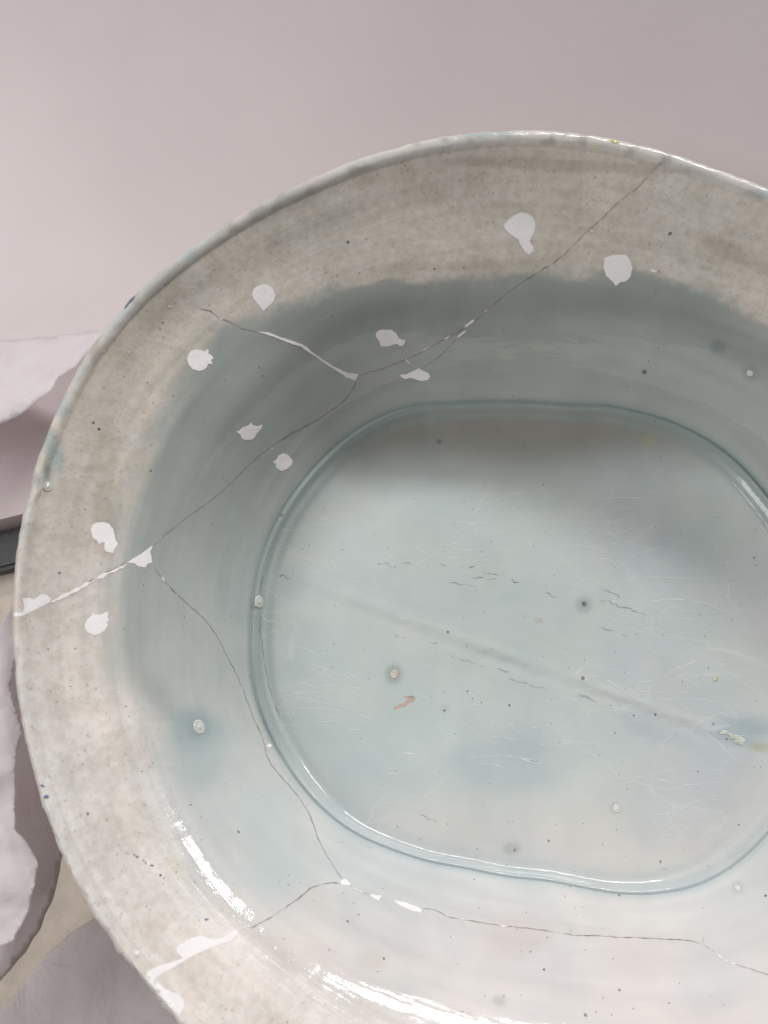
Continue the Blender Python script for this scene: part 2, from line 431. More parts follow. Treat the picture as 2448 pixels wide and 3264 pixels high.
# ---- colour of the glaze (pigment, with shade painted into the far well floor)
nin = n_rim * NT
VI = VF[:nin]
PX = proj(VI)
U = np.repeat(np.array(ucoord[:n_rim]), NT); TT = np.tile(TH, n_rim)
BND = [(1800,760),(1659,712),(1600,672),(1550,640),(1450,602),(1350,588),(1250,592),(1150,597),(1050,600),(900,608),(740,618),(680,640),(600,668),(520,690),(470,702),(440,745),(415,785),(385,830),(355,880),(330,940),(310,1000),(292,1080),(275,1150),(262,1200),(235,1260),(235,1330),(225,1420),(270,1500),(325,1570),(335,1650),(370,1740),(375,1830),(395,1900),(440,1960),(520,2030),(640,2110),(760,2180),(900,2260)]
bt, bu = [], []
for x, y in BND:
    p = on_plane(x * K, y * K, H * .5)
    loc, nr, fi = hit(min(max(x * K, -200), 2700), y * K)
    ang = math.atan2(loc[1], loc[0]) % (2 * math.pi)
    w_ = np.interp(ang, TH, WW, period=2 * math.pi); r_ = np.interp(ang, TH, RR - RIMT, period=2 * math.pi)
    bt.append(ang); bu.append((math.hypot(loc[0], loc[1]) - w_) / (r_ - w_))
bt = np.array(bt); bu = np.clip(np.array(bu), .02, 1.2); o_ = np.argsort(bt)
UB = smooth_p(np.interp(TH, bt[o_], bu[o_], period=2 * np.pi), 6)
UBv = np.tile(UB, n_rim)
nz = vnoise(VI, 60, 21); nz2 = vnoise(VI, 170, 22); nz0 = vnoise(VI, 18, 23)
yy = PX[:, 1]; xx = PX[:, 0]
wd = np.interp(yy, [900, 1300, 1900, 2400, 3000], [.035, .10, .16, .20, .30])
nz3 = vnoise(VI, 420, 24)
swirl = np.array([noise.noise(Vector((math.cos(t) * 2.2, math.sin(t) * 2.2, u * 20))) for t, u in zip(TT, U)])
swirl2 = np.array([noise.noise(Vector((math.cos(t) * 5, math.sin(t) * 5, u * 48 + 9))) for t, u in zip(TT, U)])
cream = sstep(-1, 1, (U - UBv + nz * .035 + nz2 * .018 + nz3 * .016 + swirl * .03) / (wd * .85)) * (U > 0)
CRE = np.array([.635, .595, .54]); CRE_LOW = np.array([.745, .70, .665])
lo = sstep(1350, 2500, yy)[:, None]
creamc = CRE * (1 - lo) + CRE_LOW * lo
creamc = creamc * (1 + .10 * swirl + .07 * swirl2)[:, None] * (1 + .04 * nz0[:, None] * np.array([1, 1, 1])) * (1 + .06 * nz[:, None] * np.array([.8, 1, 1.3]))
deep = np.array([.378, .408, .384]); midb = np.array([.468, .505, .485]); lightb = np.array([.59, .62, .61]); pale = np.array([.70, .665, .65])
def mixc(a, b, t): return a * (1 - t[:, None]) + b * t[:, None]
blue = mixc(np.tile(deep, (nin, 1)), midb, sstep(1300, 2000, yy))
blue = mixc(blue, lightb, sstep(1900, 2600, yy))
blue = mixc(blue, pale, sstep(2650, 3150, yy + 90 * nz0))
blue = blue * (1 + .06 * swirl + .03 * swirl2)[:, None]
# darker pool just inside the boundary
pool = np.exp(-((U - (UBv - .12)) / .08) ** 2) * (yy < 2300)
blue *= 1 - .13 * (pool * (1 + .6 * nz0))[:, None]
pool2 = np.exp(-((U - .42 - .1 * nz0) / .05) ** 2) * (yy < 1700); blue *= 1 - .05 * pool2[:, None]
# well floor
flc = np.tile(np.array([.52, .572, .552]), (nin, 1))
flc = mixc(flc, np.array([.52, .56, .575]), np.clip(.35 + 1.3 * vnoise(VI, 26, 31), 0, 1) * sstep(1200, 2300, xx) * .9)
flc = mixc(flc, np.array([.52, .58, .575]), np.clip(.3 + 1.2 * vnoise(VI, 30, 37), 0, 1) * (1 - sstep(1200, 2300, xx)) * .8)
flc = mixc(flc, np.array([.63, .61, .585]), np.clip(sstep(2450, 2700, yy) + sstep(2250, 2600, xx) * .5, 0, 1) * .7)
flc = mixc(flc, np.array([.23, .22, .19]), sstep(1580, 1380, yy + 40 * nz0) * .85)  # browner glaze at the far end, darkened further as painted shade
pigm_shade = np.where((U > 0)[:, None], blue, flc)
e = np.clip((U + .028) / .028, 0, 1)   # between lip and groove
isfl = U <= 0
q_ = U[isfl]
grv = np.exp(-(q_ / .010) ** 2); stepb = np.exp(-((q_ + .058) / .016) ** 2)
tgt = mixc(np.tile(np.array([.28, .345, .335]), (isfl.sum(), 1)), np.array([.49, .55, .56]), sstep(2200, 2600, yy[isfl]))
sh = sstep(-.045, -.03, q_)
pf = mixc(pigm_shade[isfl], tgt, np.clip(sh * .75 + grv * .5, 0, 1))
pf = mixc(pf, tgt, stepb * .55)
pigm_shade[isfl] = pf
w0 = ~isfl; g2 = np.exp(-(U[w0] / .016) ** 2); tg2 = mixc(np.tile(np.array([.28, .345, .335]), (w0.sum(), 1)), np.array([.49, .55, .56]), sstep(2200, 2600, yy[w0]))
pigm_shade[w0] = mixc(pigm_shade[w0], tg2, g2 * .8)
C = mixc(pigm_shade, np.array([0, 0, 0.]), np.zeros(nin)); C = C * (1 - cream[:, None]) + creamc * cream[:, None]
# greyer blue glaze drawn over the outer edge of the lip
C = mixc(C, np.array([.64, .62, .59]), sstep(.985, 1.25, U) * sstep(1500, 900, yy) * .85)
lipb = sstep(1.15, 1.6, U) * np.clip(.45 + 1.6 * vnoise(VI, 45, 41), 0, 1) * (sstep(500, 900, yy) * (1 - sstep(1500, 1700, yy)) + .25)
C = mixc(C, np.array([.50, .56, .555]), np.clip(lipb, 0, 1) * .8)
chipn = sstep(.18, .40, vnoise(VI, 150, 51)) * sstep(1.02, 1.2, U)
C = mixc(C, np.array([.40, .365, .34]), chipn * .6 * sstep(2000, 1500, yy))
chipb = sstep(.22, .42, vnoise(VI, 110, 57)) * sstep(1.1, 1.4, U)
C = mixc(C, np.array([.42, .50, .51]), chipb * .7 * sstep(1800, 1500, yy))
cream = np.clip(cream * (1 - .6 * lipb) * (1 - .7 * sstep(.985, 1.2, U) * sstep(1500, 900, yy)), 0, 1)
def blob(x, y, rx, ry, col, s, rot=0, zone=None, rag=.35):
    global C
    dx, dy = xx - x, yy - y; c_, s_2 = math.cos(rot), math.sin(rot)
    a = (dx * c_ + dy * s_2) / rx; b = (-dx * s_2 + dy * c_) / ry
    r = np.sqrt(a * a + b * b) + rag * nz
    w = (1 - sstep(.35, 1.15, r)) * s
    C = mixc(C, np.array(col), w)
for b_ in [
    (615, 2320, 95, 80, (.37, .44, .45), .85), (650, 2400, 110, 120, (.42, .50, .50), .5),
    (880, 2640, 120, 260, (.50, .58, .59), .55), (760, 1960, 130, 480, (.38, .46, .455), .35),
    (900, 2780, 220, 70, (.53, .61, .62), .5), (1080, 2600, 90, 60, (.52, .60, .61), .4),
    (1620, 2440, 210, 120, (.43, .50, .52), .6), (1180, 2500, 190, 140, (.46, .525, .53), .6), (1350, 1900, 200, 90, (.48, .54, .545), .5), (2250, 1800, 120, 70, (.49, .54, .55), .5), (1010, 2080, 120, 120, (.50, .56, .555), .5),
    (2150, 2560, 200, 170, (.50, .545, .57), .5), (2150, 2120, 220, 120, (.52, .565, .59), .4), (2420, 2380, 50, 22, (.48, .50, .34), .6),
    (2380, 2330, 120, 60, (.33, .42, .45), .6), (2100, 2330, 170, 38, (.43, .48, .52), .5, .35),
    (1255, 2150, 30, 36, (.33, .37, .36), .75), (630, 2318, 44, 42, (.32, .39, .41), .8),
    (1862, 1930, 30, 30, (.33, .38, .37), .6), (1960, 2574, 26, 26, (.44, .44, .44), .6),
    (930, 1850, 70, 60, (.42, .48, .48), .5), (960, 1880, 120, 90, (.50, .56, .56), .4),
    (2120, 1735, 60, 60, (.47, .51, .53), .5), (1480, 2190, 40, 26, (.50, .55, .55), .3),
    (1630, 2705, 34, 24, (.36, .40, .38), .5), (1418, 2260, 30, 24, (.44, .49, .48), .5),
    (2290, 1105, 34, 24, (.22, .26, .26), .7), (2395, 1190, 34, 34, (.24, .29, .29), .7),
    (2055, 1186, 18, 14, (.18, .22, .22), .5), (2350, 2828, 26, 26, (.46, .46, .44), .5),
    (150, 1505, 16, 42, (.28, .33, .31), .8), (118, 1535, 18, 26, (.36, .44, .46), .7), (165, 1420, 30, 120, (.40, .48, .49), .8, -.35),
    (760, 560, 110, 24, (.40, .37, .35), .4, -.4), (1400, 850, 420, 24, (.40, .375, .32), .35, -.06),
    (1850, 530, 500, 24, (.41, .37, .33), .5, .04), (340, 1500, 60, 200, (.45, .41, .34), .45), (330, 1700, 40, 110, (.42, .385, .32), .5),
    (860, 640, 300, 60, (.44, .41, .36), .35, -.45), (480, 980, 70, 200, (.45, .41, .35), .35, .6), (2330, 800, 200, 30, (.42, .37, .31), .45, .45),
    (560, 2760, 24, 80, (.56, .54, .38), .4, -.3), (540, 2745, 22, 14, (.50, .50, .34), .5),
    (1180, 3060, 60, 40, (.56, .51, .45), .35), (1640, 2980, 130, 90, (.62, .54, .52), .45), (1590, 3190, 30, 24, (.45, .41, .37), .5),
    (2250, 3120, 150, 160, (.56, .58, .60), .45), (1300, 3150, 120, 60, (.60, .62, .60), .4), (2060, 3060, 160, 120, (.66, .60, .59), .4),
    (1930, 2060, 130, 40, (.50, .55, .56), .35), (1230, 2235, 30, 20, (.54, .50, .47), .2),
    (1370, 1340, 24, 40, (.34, .36, .35), .3), (1400, 1408, 10, 8, (.08, .12, .17), .7), (2070, 1405, 18, 16, (.40, .36, .18), .4),
]: blob(*b_)
C = np.clip(C, .02, .95)
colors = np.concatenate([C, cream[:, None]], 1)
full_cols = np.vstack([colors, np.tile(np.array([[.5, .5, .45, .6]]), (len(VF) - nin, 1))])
wallv = np.zeros((len(VF), 3))
rad = np.hypot(VF[:, 0], VF[:, 1]); angv = np.arctan2(VF[:, 1], VF[:, 0])
# streak coordinates: slow along the wall, quick up the wall
wallv[:, 0] = np.cos(angv) * 5; wallv[:, 1] = np.sin(angv) * 5
wallv[:nin, 2] = np.where(U > -.03, U * 26, -50)
full_uv = wallv

bowl = bpy.data.objects.new('mended_bowl', None); COL.objects.link(bowl)
bowl.location = (0, 0, -.030)
tag(bowl, 'chipped cream and blue-green glazed ceramic bowl with white filled losses and mended cracks', 'bowl')
bowl.empty_display_size = .05
def part(name, r0, r1, extra=None):
    q = quads(r0, r1).tolist()
    if extra: q = q + extra
    used = np.unique(np.array([i for f in q for i in f])); mp = np.full(len(VF), -1); mp[used] = np.arange(len(used))
    faces = [tuple(mp[list(f)]) for f in q]
    o = mesh_obj(name, VF[used] - np.array(bowl.location), faces, M_GLAZE, bowl, True, full_cols[used], VN[used], full_uv[used])
    return o
cap = [(centre_in, int(idx[0, i]), int(idx[0, (i + 1) % NT])) for i in range(NT)]
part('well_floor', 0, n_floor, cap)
part('side_wall', n_floor - 1, n_wall)
part('rim', n_wall - 1, n_rim)
capo = [(centre_in + 1, int(idx[-1, (i + 1) % NT]), int(idx[-1, i])) for i in range(NT)]
part('outer_wall', n_rim - 1, NRW, capo)
BL = np.array(bowl.location)

# ---- things lying in the surface
def catmull(pts, step):
    pts = [np.array(p, float) for p in pts]; out = []
    pts = [2 * pts[0] - pts[1]] + pts + [2 * pts[-1] - pts[-2]]
    for i in range(1, len(pts) - 2):
        p0, p1, p2, p3 = pts[i - 1:i + 3]; n = max(1, int(np.linalg.norm(p2 - p1) / step))
        for k in range(n):
            t = k / n
            out.append(.5 * ((2 * p1) + (p2 - p0) * t + (2 * p0 - 5 * p1 + 4 * p2 - p3) * t * t + (3 * p1 - p0 - 3 * p2 + p3) * t ** 3))
    out.append(pts[-2]); return out
PXM = S / (FPX / DIST)        # metres per photo pixel about the bowl
def ribbon(px, width, off=.00006, jit=1.2, step=7, taper=True, wv=.35, gaps=None):
    """a thin strip conforming to the glaze; width in photo pixels"""
    pts = catmull(px, step)
    verts, faces = [], []; n = len(pts)
    ph = random.random() * 99
    L = []
    for i, p in enumerate(pts):
        j = jit * noise.noise(Vector((p[0] * .06, p[1] * .06, ph))) * 2 + jit * .6 * noise.noise(Vector((p[0] * .3, p[1] * .3, ph)))
        d = pts[min(i + 1, n - 1)] - pts[max(i - 1, 0)]; d = d / (np.linalg.norm(d) + 1e-9)
        L.append(hit(p[0] - d[1] * j, p[1] + d[0] * j)[:2])
    for i in range(n):
        a = L[max(i - 1, 0)][0]; b = L[min(i + 1, n - 1)][0]; t = b - a; t /= np.linalg.norm(t) + 1e-12
        nn = L[i][1]; s = np.cross(nn, t); s /= np.linalg.norm(s) + 1e-12
        w = width * PXM * .5
        w *= 1 + wv * 2 * noise.noise(Vector((i * .35, ph, 0)))
        if gaps is not None and noise.noise(Vector((i * .18, ph, 5))) < gaps: w *= .12
        if taper: w *= min(1, (i + .3) / 3, (n - i - .7) / 3)
        c = L[i][0] + nn * off
        verts += [c - s * w, c + s * w]
        if i: k = 2 * i; faces.append((k - 2, k - 1, k + 1, k))
    return verts, faces
def patch(poly, thick=.00014, grid=11, rag=1.0):
    """a slightly proud filled loss with a ragged edge"""
    bp = []
    m = len(poly)
    for i in range(m):
        a = np.array(poly[i], float); b = np.array(poly[(i + 1) % m], float); l = np.linalg.norm(b - a); k = max(1, int(l / 5))
        for j in range(k):
            p = a + (b - a) * j / k
            nv = noise.noise_vector(Vector((p[0] * .11, p[1] * .11, 2.3)))
            bp.append((p[0] + nv[0] * rag * 1.6, p[1] + nv[1] * rag * 1.6))
    x0, y0 = np.min(bp, 0); x1, y1 = np.max(bp, 0)
    pts = list(bp)
    def inside(x, y):
        c = False
        for i in range(len(bp)):
            xa, ya = bp[i]; xb, yb = bp[i - 1]
            if (ya > y) != (yb > y) and x < (xb - xa) * (y - ya) / (yb - ya) + xa: c = not c
        return c
    ba = np.array(bp)
    y = y0 + grid / 2
    while y < y1:
        x = x0 + grid / 2
        while x < x1:
            if inside(x, y) and np.min(np.hypot(ba[:, 0] - x, ba[:, 1] - y)) > grid * .45: pts.append((x + random.uniform(-2, 2), y + random.uniform(-2, 2)))
            x += grid
        y += grid
    nb = len(bp)
    res = delaunay_2d_cdt([Vector(p) for p in pts], [(i, (i + 1) % nb) for i in range(nb)], [list(range(nb))], 1, 1e-4)
    v2, tri, orig = res[0], res[2], res[3]
    verts, faces = [], []
    top, bot = [], []
    bset = set()
    for i, o in enumerate(orig):
        for k in o:
            if k < nb: bset.add(i)
    for i, p in enumerate(v2):
        loc, nr, _ = hit(p[0], p[1])
        h_ = thick * (.75 if i in bset else 1.0) + .00002 * noise.noise(Vector((p[0] * .05, p[1] * .05, 0)))
        verts.append(loc + nr * h_)
    for f in tri:
        a, b, c = [np.array(verts[i]) for i in f[:3]]
        n_ = np.cross(b - a, c - a); v = CAM - a
        faces.append(tuple(f) if n_ @ v > 0 else tuple(reversed(f)))
    # skirt
    ec = {}
    for f in faces:
        for a, b in zip(f, f[1:] + f[:1]): ec[(a, b)] = 1
    low = {}
    for (a, b) in list(ec):
        if (b, a) not in ec:
            for k in (a, b):
                if k not in low:
                    loc, nr, _ = hit(v2[k][0], v2[k][1]); verts.append(loc - nr * .0001); low[k] = len(verts) - 1
            faces.append((b, a, low[a], low[b]))
    return verts, faces
def child(name, vf, mat, label=None, smooth=True, kind=None):
    v = np.array(vf[0]) - BL
    o = mesh_obj(name, v, vf[1], mat, bowl, smooth)
    if label: o['label'] = label
    if kind: o['kind'] = kind
    return o
def join(lst):
    V_, F_ = [], []
    for v, f in lst:
        k = len(V_); V_ += list(v); F_ += [tuple(i + k for i in g) for g in f]
    return V_, F_
Z1 = lambda L: [(x * .7378, 300 + y * .7378) for x, y in L]
Z2 = lambda L: [(1100 + x * .8126, 300 + y * .8126) for x, y in L]
Z3 = lambda L: [(x * .6028, 1300 + y * .6028) for x, y in L]
Z4 = lambda L: [(800 + x * .9934, 1300 + y * .9932) for x, y in L]
Z5 = lambda L: [(x * .7378, 2300 + y * .7378) for x, y in L]
Z6 = lambda L: [(1100 + x * .8126, 2500 + y * .8126) for x, y in L]
Z8 = lambda L: [(1400 + x * .6317, 1300 + y * .6317) for x, y in L]   # far right of floor
Z9 = lambda L: [(850 + x * .4822, 1650 + y * .4822) for x, y in L]
Z10 = lambda L: [(1600 + x * .5112, 1950 + y * .5112) for x, y in L]

FILLS = [
 ('round white filled spot', Z1([(1088,865),(1095,845),(1110,830),(1135,822),(1160,825),(1182,845),(1189,870),(1182,895),(1165,912),(1150,925),(1138,937),(1128,925),(1115,908),(1098,890)])),
 ('white filled spot with three ragged points', Z1([(808,1145),(815,1122),(830,1108),(850,1103),(870,1106),(885,1112),(893,1102),(902,1106),(900,1122),(912,1126),(922,1140),(912,1150),(918,1166),(900,1165),(896,1178),(880,1192),(858,1197),(835,1190),(818,1172)])),
 ('fish-shaped white filled spot', Z1([(1021,1458),(1035,1455),(1050,1440),(1075,1430),(1085,1420),(1093,1430),(1115,1436),(1134,1429),(1128,1448),(1108,1468),(1102,1482),(1085,1494),(1060,1494),(1045,1488),(1038,1472)])),
 ('small round white filled spot near the well', Z1([(1178,1590),(1195,1580),(1203,1562),(1225,1553),(1245,1560),(1265,1582),(1260,1602),(1240,1620),(1215,1628),(1190,1612),(1192,1598)])),
 ('long thin white fill widening at the crack junction', Z1([(1110,1025),(1160,1030),(1215,1050),(1280,1072),(1320,1088),(1350,1115),(1380,1138),(1440,1175),(1500,1203),(1548,1210),(1537,1237),(1500,1225),(1450,1192),(1400,1160),(1365,1135),(1330,1112),(1300,1090),(1250,1075),(1190,1052),(1150,1037)])),
 ('round white fill with a drip tail', Z2([(622,515),(640,495),(660,478),(690,463),(720,470),(742,490),(747,515),(742,545),(728,565),(725,580),(735,595),(742,615),(720,630),(700,610),(688,590),(680,570),(650,550),(630,532)])),
 ('round white fill on the blue boundary', Z2([(1020,640),(1060,630),(1100,630),(1115,645),(1127,680),(1120,715),(1100,735),(1080,738),(1062,752),(1050,735),(1025,715),(1014,680)])),
 ('white fill with a small foot', Z2([(120,950),(125,932),(145,924),(180,924),(200,935),(210,955),(220,962),(238,965),(228,985),(215,988),(203,978),(185,985),(165,990),(140,988),(135,970)])),
 ('low oval white fill', Z2([(213,1102),(240,1100),(258,1090),(290,1076),(305,1084),(328,1095),(335,1108),(322,1122),(300,1125),(275,1118),(258,1112),(235,1118)])),
 ('three-cornered white fill at the left crack junction', Z3([(672,818),(720,788),(760,762),(790,738),(806,727),(795,760),(805,820),(780,825),(768,844),(735,840),(712,822)])),
 ('comma-shaped white fill', Z3([(480,640),(490,618),(515,606),(545,605),(575,612),(598,640),(605,670),(612,700),(626,718),(605,745),(600,768),(560,760),(552,745),(553,715),(540,710),(525,720),(510,700),(490,685)])),
 ('ragged white fill running to the left rim edge', Z3([(62,1080),(75,1085),(120,1082),(130,1060),(120,1010),(150,1003),(180,1015),(220,985),(245,988),(270,1008),(262,1030),(225,1048),(170,1075),(120,1100),(63,1104)])),
 ('white fill shaped like a cat head', Z3([(448,1150),(460,1120),(485,1100),(487,1078),(497,1092),(530,1095),(553,1082),(573,1080),(568,1108),(577,1118),(565,1135),(570,1148),(555,1175),(530,1195),(500,1202),(465,1190),(450,1170)])),
 ('small white fill where two lower cracks meet', Z5([(1470,690),(1490,678),(1515,700),(1500,708),(1475,705)])),
 (None, Z5([(1600,748),(1650,752),(1635,775),(1610,760)])),
 ('slender white fill on the lower crack', Z6([(188,455),(240,465),(280,480),(302,490),(295,503),(260,495),(215,475)])),
 ('long jagged white fill by the lower rim', Z5([(1030,905),(1015,902),(960,935),(910,940),(870,925),(830,935),(800,955),(768,970),(762,990),(775,1010),(790,1022),(740,1040),(660,1065),(635,1085),(633,1100),(640,1114),(668,1116),(695,1092),(745,1066),(800,1032),(850,1003),(930,970),(1000,947),(1028,920)])),
 ('club-shaped white fill along the broken rim edge', Z5([(588,1060),(622,1090),(645,1108),(680,1125),(720,1160),(770,1180),(795,1205),(795,1235),(775,1265),(745,1245),(690,1180),(640,1122)])),
 (None, Z5([(580,990),(598,988),(602,1002),(588,1010),(578,1002)])),
]
for lab, poly in FILLS:
    child('fill_patch', patch(poly), M_FILL, lab, False)
# thin white fill along the left break
child('fill_line', ribbon(Z3([(672,822),(640,845),(560,880),(500,910),(450,940),(400,965),(350,990),(300,1015),(262,1030)]), 6.5, .00016, 1.5, 6, True, .7), M_FILL, 'thin white filled edge along the left crack')
for pl, w in [(Z3([(385,975),(400,962),(412,978)]), 9), (Z3([(852,890),(862,905),(875,920)]), 6), (Z3([(893,938),(905,952)]), 4), (Z2([(468,915),(485,900),(508,884)]), 8), (Z2([(440,956),(455,942),(476,926)]), 8), (Z2([(300,1008),(318,998),(337,988)]), 5),
              (Z2([(385,962),(400,955),(415,945)]), 5), (Z2([(545,855),(560,845)]), 4), (Z2([(235,1037),(245,1048),(255,1057)]), 6), (Z6([(0,378),(12,388),(20,398)]), 12), (Z6([(98,436),(115,440),(130,446)]), 13), (Z6([(128,437),(150,440)]), 5), (Z6([(25,403),(60,420),(75,428)]), 4),
              (Z6([(1458,668),(1468,675),(1482,683)]), 9), (Z6([(1490,690),(1500,696)]), 8), (Z6([(1516,700),(1530,706)]), 9), (Z6([(600,556),(640,558)]), 2.5), (Z6([(1153,606),(1163,606)]), 5), (Z1([(725,915),(742,920)]), 10), (Z1([(950,966),(962,974)]), 8), (Z1([(1165,1527),(1178,1531)]), 7), (Z1([(550,1112),(562,1116)]), 8), (Z3([(1410,1788),(1438,1782)]), 16), (Z3([(925,985),(940,992)]), 4), (Z2([(960,532),(972,540)]), 10), (Z2([(1195,690),(1222,695)]), 8)]:
    child('fill_fleck', ribbon(pl, w, .00012, .6, 4, True, .5), M_FILL)
CRACKS = [
 (Z2([(1190,318),(1150,365),(1110,395),(1070,425),(1000,495),(940,548),(880,610)]), 5, M_CRACKG, 'grey mended crack running up to the far rim'),
 (Z2([(885,605),(820,660),(740,710),(650,770),(590,820),(540,865),(470,915),(400,955),(320,1000),(240,1040),(150,1075),(50,1103)]), 4, M_CRACK, None),
 (Z2([(440,955),(380,1020),(330,1058),(300,1078)]), 2.5, M_CRACK, None),
 (Z2([(232,1036),(246,1055),(264,1082)]), 3, M_RUST, 'short brownish crack above the low oval fill'),
 (Z1([(860,925),(900,935),(950,968),(1000,988),(1050,1013),(1110,1026)]), 4, M_CRACK, None),
 (Z1([(1541,1235),(1520,1280),(1480,1330),(1420,1375),(1350,1420),(1270,1460),(1217,1491)]), 4, M_CRACK, None),
 (Z3([(1650,70),(1560,130),(1440,200),(1330,290),(1220,400),(1100,500),(1000,570),(900,650),(810,728)]), 3.2, M_CRACK, 'long dark crack descending to the left junction'),
 (Z3([(672,815),(600,852),(520,890),(440,942),(380,975)]), 2.2, M_CRACK, None),
 (Z3([(806,828),(830,865),(865,910),(900,950),(960,1010),(1040,1080),(1100,1140),(1150,1215),(1210,1330),(1260,1430),(1300,1530),(1340,1640),(1380,1720),(1400,1790)]) + Z5([(1150,140),(1165,175),(1190,210),(1260,290),(1320,370),(1360,460),(1380,520),(1420,590),(1480,685)]), 3.0, M_CRACK, 'long curved crack around the left side of the well'),
 (Z3([(1385,1735),(1405,1800)]) + Z5([(1150,140),(1170,180)]), 3.5, M_RUST, 'brown stained stretch of the curved crack'),
 (Z5([(1080,895),(1120,873),(1180,840),(1280,770),(1350,718),(1420,698),(1475,700)]), 4, M_CRACK, 'arched crack in the lower wall'),
 (Z5([(1515,708),(1560,735),(1600,750)]), 2.5, M_CRACK, None),
 (Z6([(300,487),(350,492),(385,510),(410,522),(450,527)]), 3, M_CRACK, None),
 (Z6([(470,532),(520,541),(640,557),(780,573),(900,590),(1050,598),(1200,605),(1330,612),(1400,628),(1450,660)]), 3.2, M_CRACK, 'long level crack across the near wall'),
 (Z6([(1410,592),(1400,630)]), 2.5, M_CRACKG, None),
 (Z6([(1530,706),(1580,722),(1659,747),(1800,790)]), 4, M_CRACKG, None),
 (Z2([(798,146),(812,163),(804,184)]), 8, M_CRACKG, 'grey chip line across the far rim'),
 (Z2([(885,158),(862,160),(848,176)]), 7, M_CRACKG, None),
 (Z2([(1265,238),(1245,262),(1195,312)]), 11, M_CRACKG, 'wide grey putty line at the far rim'),
]
for pl, w, m, lab in CRACKS:
    child('crack', ribbon(pl, w * .68, .00005, 1.3, 6, True, .75), m, lab)
# cracked glaze at the inner lip of the well
child('crack', ribbon([(838,1830),(832,1870),(830,1895)], 3, .0001, 1), M_CRACK)
child('crack', ribbon([(832,1950),(829,2000),(836,2060),(846,2120),(852,2160),(862,2205),(876,2245),(894,2290)], 3.2, .0001, 2.0), M_TEAR, 'dark glaze crack along the left lip of the well')
# tears in the glaze of the floor
tears = []
for pl, w in [(Z9([(730,310),(780,305),(850,322)]), 7), (Z9([(895,305),(935,298),(965,305)]), 5), (Z9([(1140,305),(1200,315)]), 4), (Z9([(1200,425),(1260,440),(1310,450)]), 4), (Z9([(1270,330),(1310,322)]), 4), (Z9([(1330,325),(1380,328)]), 5), (Z9([(1425,355),(1470,365),(1540,380)]), 6), (Z9([(1350,400),(1400,395),(1440,400)]), 7), (Z9([(1460,400),(1530,415)]), 4), (Z9([(1325,440),(1370,455),(1400,465)]), 3), (Z9([(1610,410),(1640,412)]), 5), (Z9([(80,380),(115,388),(165,395)]), 8),
              (Z9([(1065,822),(1095,830),(1130,828)]), 6), (Z9([(1275,935),(1320,950),(1380,975)]), 5), (Z9([(1525,1002),(1570,1018),(1610,1030)]), 5), (Z9([(1215,905),(1250,915)]), 3), (Z9([(1600,1065),(1650,1078)]), 3), (Z9([(830,768),(880,785),(920,800)]), 2.5), (Z9([(1410,985),(1440,992)]), 3),
              (Z10([(0,368),(40,382)]), 4), (Z10([(45,415),(90,430),(170,450)]), 3.5), (Z10([(172,458),(220,472),(268,485)]), 5), (Z10([(475,518),(540,540),(590,572)]), 7), (Z10([(632,574),(655,580)]), 7), (Z10([(664,582),(684,595)]), 9), (Z10([(782,630),(800,636)]), 4), (Z10([(615,90),(660,110),(700,122)]), 4), (Z10([(740,140),(790,152)]), 4),
              (Z8([(535,935),(565,945),(595,960)]), 4), (Z8([(815,910),(860,930),(915,955)]), 5), (Z8([(810,965),(880,990),(940,1010),(1040,1045)]), 4.5), (Z8([(360,865),(400,885)]), 5),
              (Z4([(825,1322),(832,1330)]), 5), (Z4([(715,1437),(735,1440)]), 4), (Z4([(540,1305),(600,1330)]), 2), (Z4([(895,1130),(930,1143)]), 4)]:
    tears.append(ribbon(pl, w * .62, .00006, 4.0, 4, True, .9))
child('glaze_tear', join(tears), M_TEAR, 'short dark tears in the floor glaze', kind='stuff')
# fine crazing, its lit edges painted in as pale lines
CZ = [Z8(l) for l in [[(635,470),(700,515),(790,530),(900,510),(1000,500)],[(660,540),(740,580),(830,585),(930,560),(1020,545)],[(680,580),(780,615),(880,635),(980,600),(1050,545)],[(700,655),(800,670),(900,688),(1000,655),(1100,570)],[(620,740),(690,690),(720,720),(780,745),(870,715)],[(630,745),(700,775),(800,780),(800,765),(960,750),(1060,720),(1150,688)],[(610,790),(700,840),(790,848),(880,820),(960,760)],[(660,835),(740,875),(820,890),(920,870),(1040,852),(1180,858),(1380,868)],[(630,890),(720,925),(780,940)],[(760,968),(900,975),(1060,975),(1200,965),(1330,985),(1470,1040)],[(780,1020),(900,1045),(1040,1058),(1110,1058),(1150,1010),(1260,1003)],[(1110,1058),(1250,1065),(1380,1105)],[(600,460),(760,470),(900,452),(1100,460)],[(0,565),(100,572),(200,585),(290,562)],[(0,640),(60,635),(180,640)],[(0,690),(60,688),(120,665)],[(0,740),(90,765),(200,770),(360,765)],[(0,725),(140,715),(260,722),(360,690)],[(995,770),(1100,790),(1240,798)],[(60,800),(160,785)],[(190,500),(300,460),(440,420)],[(20,468),(160,466)],[(850,1070),(960,1085),(1030,1105)],[(650,605),(640,632),(625,635)]]]
